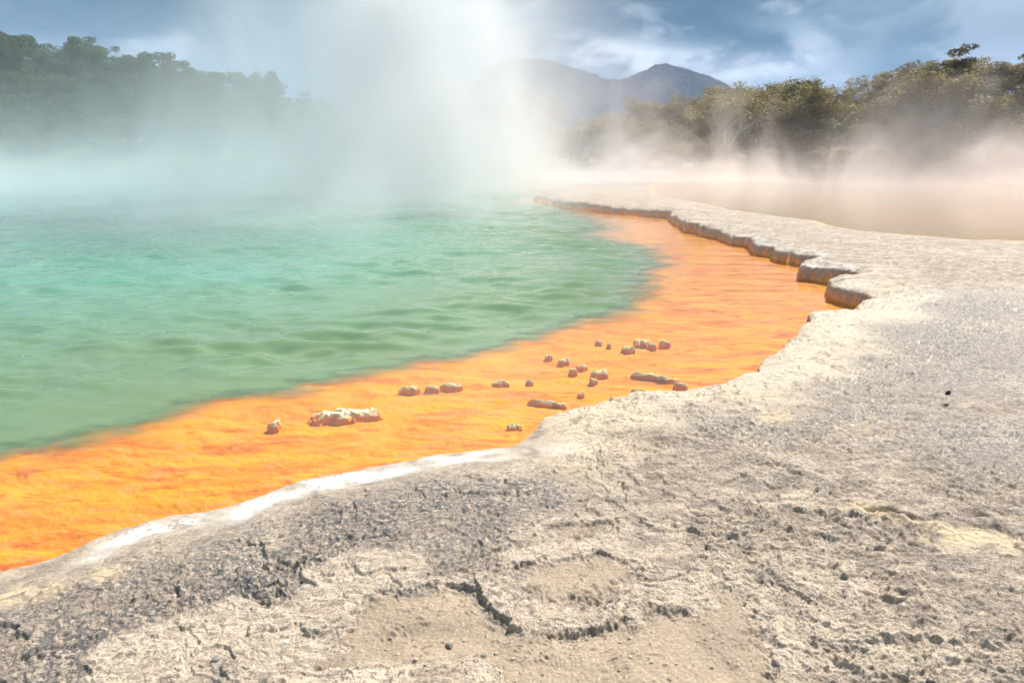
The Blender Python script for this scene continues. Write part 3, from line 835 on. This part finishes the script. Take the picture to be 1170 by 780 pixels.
# ------------------------------------------------------------------ steam
def boxes(name, lst, mat):
    V, Fc = [], []
    for lo, hi in lst:
        b = len(V)
        V += [(x, y, z) for x in (lo[0], hi[0]) for y in (lo[1], hi[1]) for z in (lo[2], hi[2])]
        Fc += [tuple(b + i for i in f) for f in [(0, 1, 3, 2), (4, 6, 7, 5), (0, 4, 5, 1), (2, 3, 7, 6), (0, 2, 6, 4), (1, 5, 7, 3)]]
    return mesh_np(name, V, Fc, mat, False)

def box(name, lo, hi, mat):
    V = [(x, y, z) for x in (lo[0], hi[0]) for y in (lo[1], hi[1]) for z in (lo[2], hi[2])]
    Fc = [(0, 1, 3, 2), (4, 6, 7, 5), (0, 4, 5, 1), (2, 3, 7, 6), (0, 2, 6, 4), (1, 5, 7, 3)]
    return mesh_np(name, V, Fc, mat, False)

def steam_material():
    m, nt, out = newmat('steam'); g = NG(nt); p = g.obj()
    X, Y, Z = g.sep(p)[0:3]
    # billowing noise; stretched upwards so the steam rises
    q = g.scale(p, 1, 1, 0.62)
    n = g.noise(q, 0.17, 4, 0.58, 0.9)
    nf = g.ss(n, 0.42, 0.60)
    wob = g.m('MULTIPLY', g.m('SUBTRACT', g.noise(g.scale(p, 1, 1, 0.8, loc=(5, 2, 9)), 0.11, 4, 0.6, 0.3), 0.5), 15.0)
    Xw = g.m('ADD', X, wob)
    def gauss(cx, cy, rx, ry):
        a = g.m('DIVIDE', g.m('SUBTRACT', X, cx), rx); b = g.m('DIVIDE', g.m('SUBTRACT', Y, cy), ry)
        e = g.m('ADD', g.m('MULTIPLY', a, a), g.m('MULTIPLY', b, b))
        return g.m('EXPONENT', g.m('MULTIPLY', e, -1.0))
    def fall(h): return g.m('EXPONENT', g.m('DIVIDE', Z, -h))
    # bank of steam over the far part of the hot pool
    lake = g.m('MULTIPLY', g.ss(Y, 12, 30), g.ss(X, 4, -4))
    lake = g.m('MULTIPLY', lake, g.ss(Y, 80, 62))
    bank = g.m('MULTIPLY', g.m('MULTIPLY', lake, g.m('EXPONENT', g.m('DIVIDE', g.m('MULTIPLY', Z, -1.0), g.ss(X, -26, -6, 1.1, 2.9)))), g.m('ADD', 0.22, g.m('MULTIPLY', nf, 1.0)))
    # rising column
    cxs = g.m('ADD', -3.7, g.m('MULTIPLY', Z, -0.08))
    a = g.m('DIVIDE', g.m('SUBTRACT', Xw, cxs), g.m('ADD', 4.3, g.m('MULTIPLY', Z, 0.14)))
    b = g.m('DIVIDE', g.m('SUBTRACT', Y, 36.0), 9.0)
    e = g.m('EXPONENT', g.m('MULTIPLY', g.m('POWER', g.m('ADD', g.m('MULTIPLY', a, a), g.m('MULTIPLY', b, b)), 1.25), -1.0))
    column = g.m('MULTIPLY', g.m('MULTIPLY', e, fall(22.0)), g.m('ADD', 0.12, g.m('MULTIPLY', nf, 1.15)))
    mid = g.m('MULTIPLY', g.m('MULTIPLY', gauss(-7, 44, 8.5, 14), fall(7.5)), g.m('ADD', 0.3, nf))
    # thin veil over the left water
    veil = g.m('MULTIPLY', gauss(-16, 18, 10, 14), g.m('MULTIPLY', fall(1.3), nf))
    # low creamy mist over the far ledge and second pool, with wisps climbing the wooded bank
    low = g.m('MULTIPLY', g.m('MULTIPLY', g.ss(Y, 5, 34), g.ss(X, -3, 6)), g.m('MULTIPLY', g.ss(Y, 66, 58), fall(1.1)))
    low = g.m('MULTIPLY', low, g.m('ADD', 0.35, g.m('MULTIPLY', nf, 0.8)))
    low = g.m('ADD', low, g.m('MULTIPLY', g.m('MULTIPLY', gauss(24, 38, 20, 17), fall(0.9)), 0.7))
    wn = g.noise(g.scale(p, 1, 1, 0.75, loc=(11, 3, 5)), 0.13, 3, 0.6, 0.6)
    wf = g.ss(wn, 0.50, 0.64)
    wisps = g.m('MULTIPLY', g.m('MULTIPLY', g.ss(Y, 36, 48), g.ss(X, 0, 8)), g.m('MULTIPLY', g.m('MULTIPLY', g.ss(Y, 62, 56), fall(2.3)), wf))
    D = g.m('ADD', g.m('MULTIPLY', bank, STEAM['bank']), g.m('MULTIPLY', column, STEAM['column']))
    D = g.m('ADD', D, g.m('MULTIPLY', mid, STEAM['mid']))
    D = g.m('ADD', D, g.m('MULTIPLY', veil, STEAM['veil']))
    D = g.m('ADD', D, g.m('MULTIPLY', low, STEAM['low']))
    D = g.m('ADD', D, g.m('MULTIPLY', wisps, STEAM['wisps']))
    edge = g.m('MULTIPLY', g.ss(Z, 23.5, 16), g.ss(X, -66, -52))
    D = g.m('MULTIPLY', D, edge)
    v = g.n('ShaderNodeVolumePrincipled')
    cm = g.mix(g.ss(X, -3, 14), g.mix(g.ss(X, -16, -5), (0.82, 0.92, 0.965), (0.93, 0.95, 0.975)), (0.90, 0.84, 0.83))  # bounced light painted into the white steam: teal at left, pinkish at right
    g.link(cm, v.inputs['Color'])
    g.link(D, v.inputs['Density']); v.inputs['Anisotropy'].default_value = 0.1
    g.link(v.outputs[0], out.inputs['Volume'])
    return m
STEAM = dict(bank=0.17, column=0.29, mid=0.10, veil=0.12, low=0.036, wisps=0.5)
M_steam = steam_material()
M_steam.cycles.volume_step_rate = 0.45
st = boxes('steam', [((-66, 6.5, 0.03), (60, 80, 8)), ((-19, 20, 8.02), (9, 54, 24))], M_steam)
tag(st, 'white steam rising from the hot pool and drifting over the far bank', 'steam', kind='stuff')

mh, nt, out = newmat('haze'); g = NG(nt)
v = g.n('ShaderNodeVolumePrincipled'); v.inputs['Color'].default_value = (0.3, 0.55, 1.0, 1); v.inputs['Density'].default_value = 0.00015
g.link(v.outputs[0], out.inputs['Volume'])
HAZE = True
if HAZE:
    hz = box('haze', (-5300, -5300, -3), (5300, 5300, 420), mh)
    tag(hz, 'thin blue haze over the distant hills', 'haze', kind='stuff')

# ------------------------------------------------------------------ sky
w = bpy.data.worlds.new('World'); sc.world = w; w.use_nodes = True
nt = w.node_tree; nt.nodes.clear(); g = NG(nt)
wo = g.n('ShaderNodeOutputWorld'); bg = g.n('ShaderNodeBackground'); bg.inputs['Strength'].default_value = 0.09
sky = g.n('ShaderNodeTexSky', sky_type='NISHITA', sun_disc=False, sun_elevation=R(SUN_EL), sun_rotation=R(SUN_AZ), altitude=300, air_density=1, dust_density=1.2, ozone_density=1.5)
d = g.n('ShaderNodeTexCoord').outputs['Generated']
dx, dy, dz = g.sep(d)[0:3]
zz = g.m('ADD', g.m('MAXIMUM', dz, 0.0), 0.30)
cmb = g.n('ShaderNodeCombineXYZ'); g.link(g.m('DIVIDE', dx, zz), cmb.inputs[0]); g.link(g.m('DIVIDE', dy, zz), cmb.inputs[1])
cp = cmb.outputs[0]
c1 = g.noise(g.scale(d, 1, 1, 2.6, loc=(0.4, 0.9, 0)), 2.6, 7, 0.55, 0.4)
c2 = g.noise(g.scale(d, 1, 1, 2.0, loc=(3.4, 1.9, 0)), 6.5, 8, 0.58, 0.3)
def dirg(px, py, wx, wy, slope=0.0):
    """gaussian in a fixed world direction (bearing, elevation)"""
    az = math.atan((px - 585) / F / 1.08); el = math.atan((top_z(px, py, 100) - ZC) / 100)
    A = g.m('ARCTAN2', dx, dy)
    a = g.m('SUBTRACT', A, az); e = g.m('SUBTRACT', g.m('SUBTRACT', dz, math.sin(el)), g.m('MULTIPLY', a, slope))
    a = g.m('DIVIDE', a, wx / F); e = g.m('DIVIDE', e, wy / F)
    return g.m('EXPONENT', g.m('MULTIPLY', g.m('ADD', g.m('MULTIPLY', a, a), g.m('MULTIPLY', e, e)), -1.0))
base = g.mix(g.ss(c1, 0.42, 0.58), (0.80, 1.40, 1.85), (2.7, 3.5, 4.1))
bright = g.m('ADD', dirg(700, 62, 120, 17, -0.10), g.m('ADD', g.m('MULTIPLY', dirg(960, 34, 200, 22, 0.32), 0.5), g.m('MULTIPLY', dirg(345, 30, 45, 18, .6), 0.7)))
bright = g.m('ADD', bright, g.m('MULTIPLY', dirg(860, 75, 110, 14, 0), .7))
bf = g.m('MULTIPLY', g.m('MINIMUM', bright, 1.0), g.ss(c2, 0.42, 0.60, 0.08, 1.0))
gen = g.m('MULTIPLY', g.ss(c2, 0.52, 0.66), 0.55)
bf = g.m('MAXIMUM', bf, gen)
cl = g.mix(bf, base, (7.0, 7.6, 8.0))
darkm = g.m('ADD', dirg(780, 5, 170, 26, 0), g.m('ADD', dirg(120, 8, 200, 32, 0), dirg(1130, 30, 120, 32, 0)))
cl = g.mix(g.m('MULTIPLY', g.m('MINIMUM', darkm, 1.0), g.m('SUBTRACT', 0.75, g.m('MULTIPLY', bf, 0.6))), cl, (0.62, 1.12, 1.5))
cover = g.mix(g.ss(c1, 0.25, 0.36, 0.6, 1.0), sky.outputs[0], cl)
g.link(cover, bg.inputs[0]); g.link(bg.outputs[0], wo.inputs[0])

sd = bpy.data.lights.new('sun', 'SUN'); sd.energy = 4.5; sd.angle = R(0.5); sd.color = (1.0, 0.93, 0.83)
so = bpy.data.objects.new('sun', sd); col.objects.link(so)
e, a = R(SUN_EL), R(SUN_AZ)
dirv = Vector((math.sin(a) * math.cos(e), math.cos(a) * math.cos(e), math.sin(e)))
so.rotation_euler = dirv.to_track_quat('Z', 'Y').to_euler(); so.location = (10, 10, 40)

# ------------------------------------------------------------------ camera and render
cd = bpy.data.cameras.new('camera'); cd.lens = 24; cd.sensor_width = 36; cd.clip_end = 12000; cd.clip_start = 0.05
co = bpy.data.objects.new('camera', cd); col.objects.link(co); co.location = (0, 0, ZC)
co.rotation_euler = (math.pi / 2 - PITCH, 0, 0); sc.camera = co
vs = sc.view_settings; vs.view_transform = 'Standard'; vs.look = 'None'; vs.exposure = 0.78; vs.gamma = 1
c = sc.cycles
c.use_adaptive_sampling = True; c.adaptive_threshold = 0.04; c.adaptive_min_samples = 12
c.use_denoising = True; c.denoiser = 'OPENIMAGEDENOISE'
c.max_bounces = 8; c.diffuse_bounces = 3; c.glossy_bounces = 3; c.transparent_max_bounces = 16; c.volume_bounces = 3
c.volume_max_steps = 256; c.volume_step_rate = 1.0
c.sample_clamp_indirect = 6; c.caustics_reflective = False; c.caustics_refractive = False
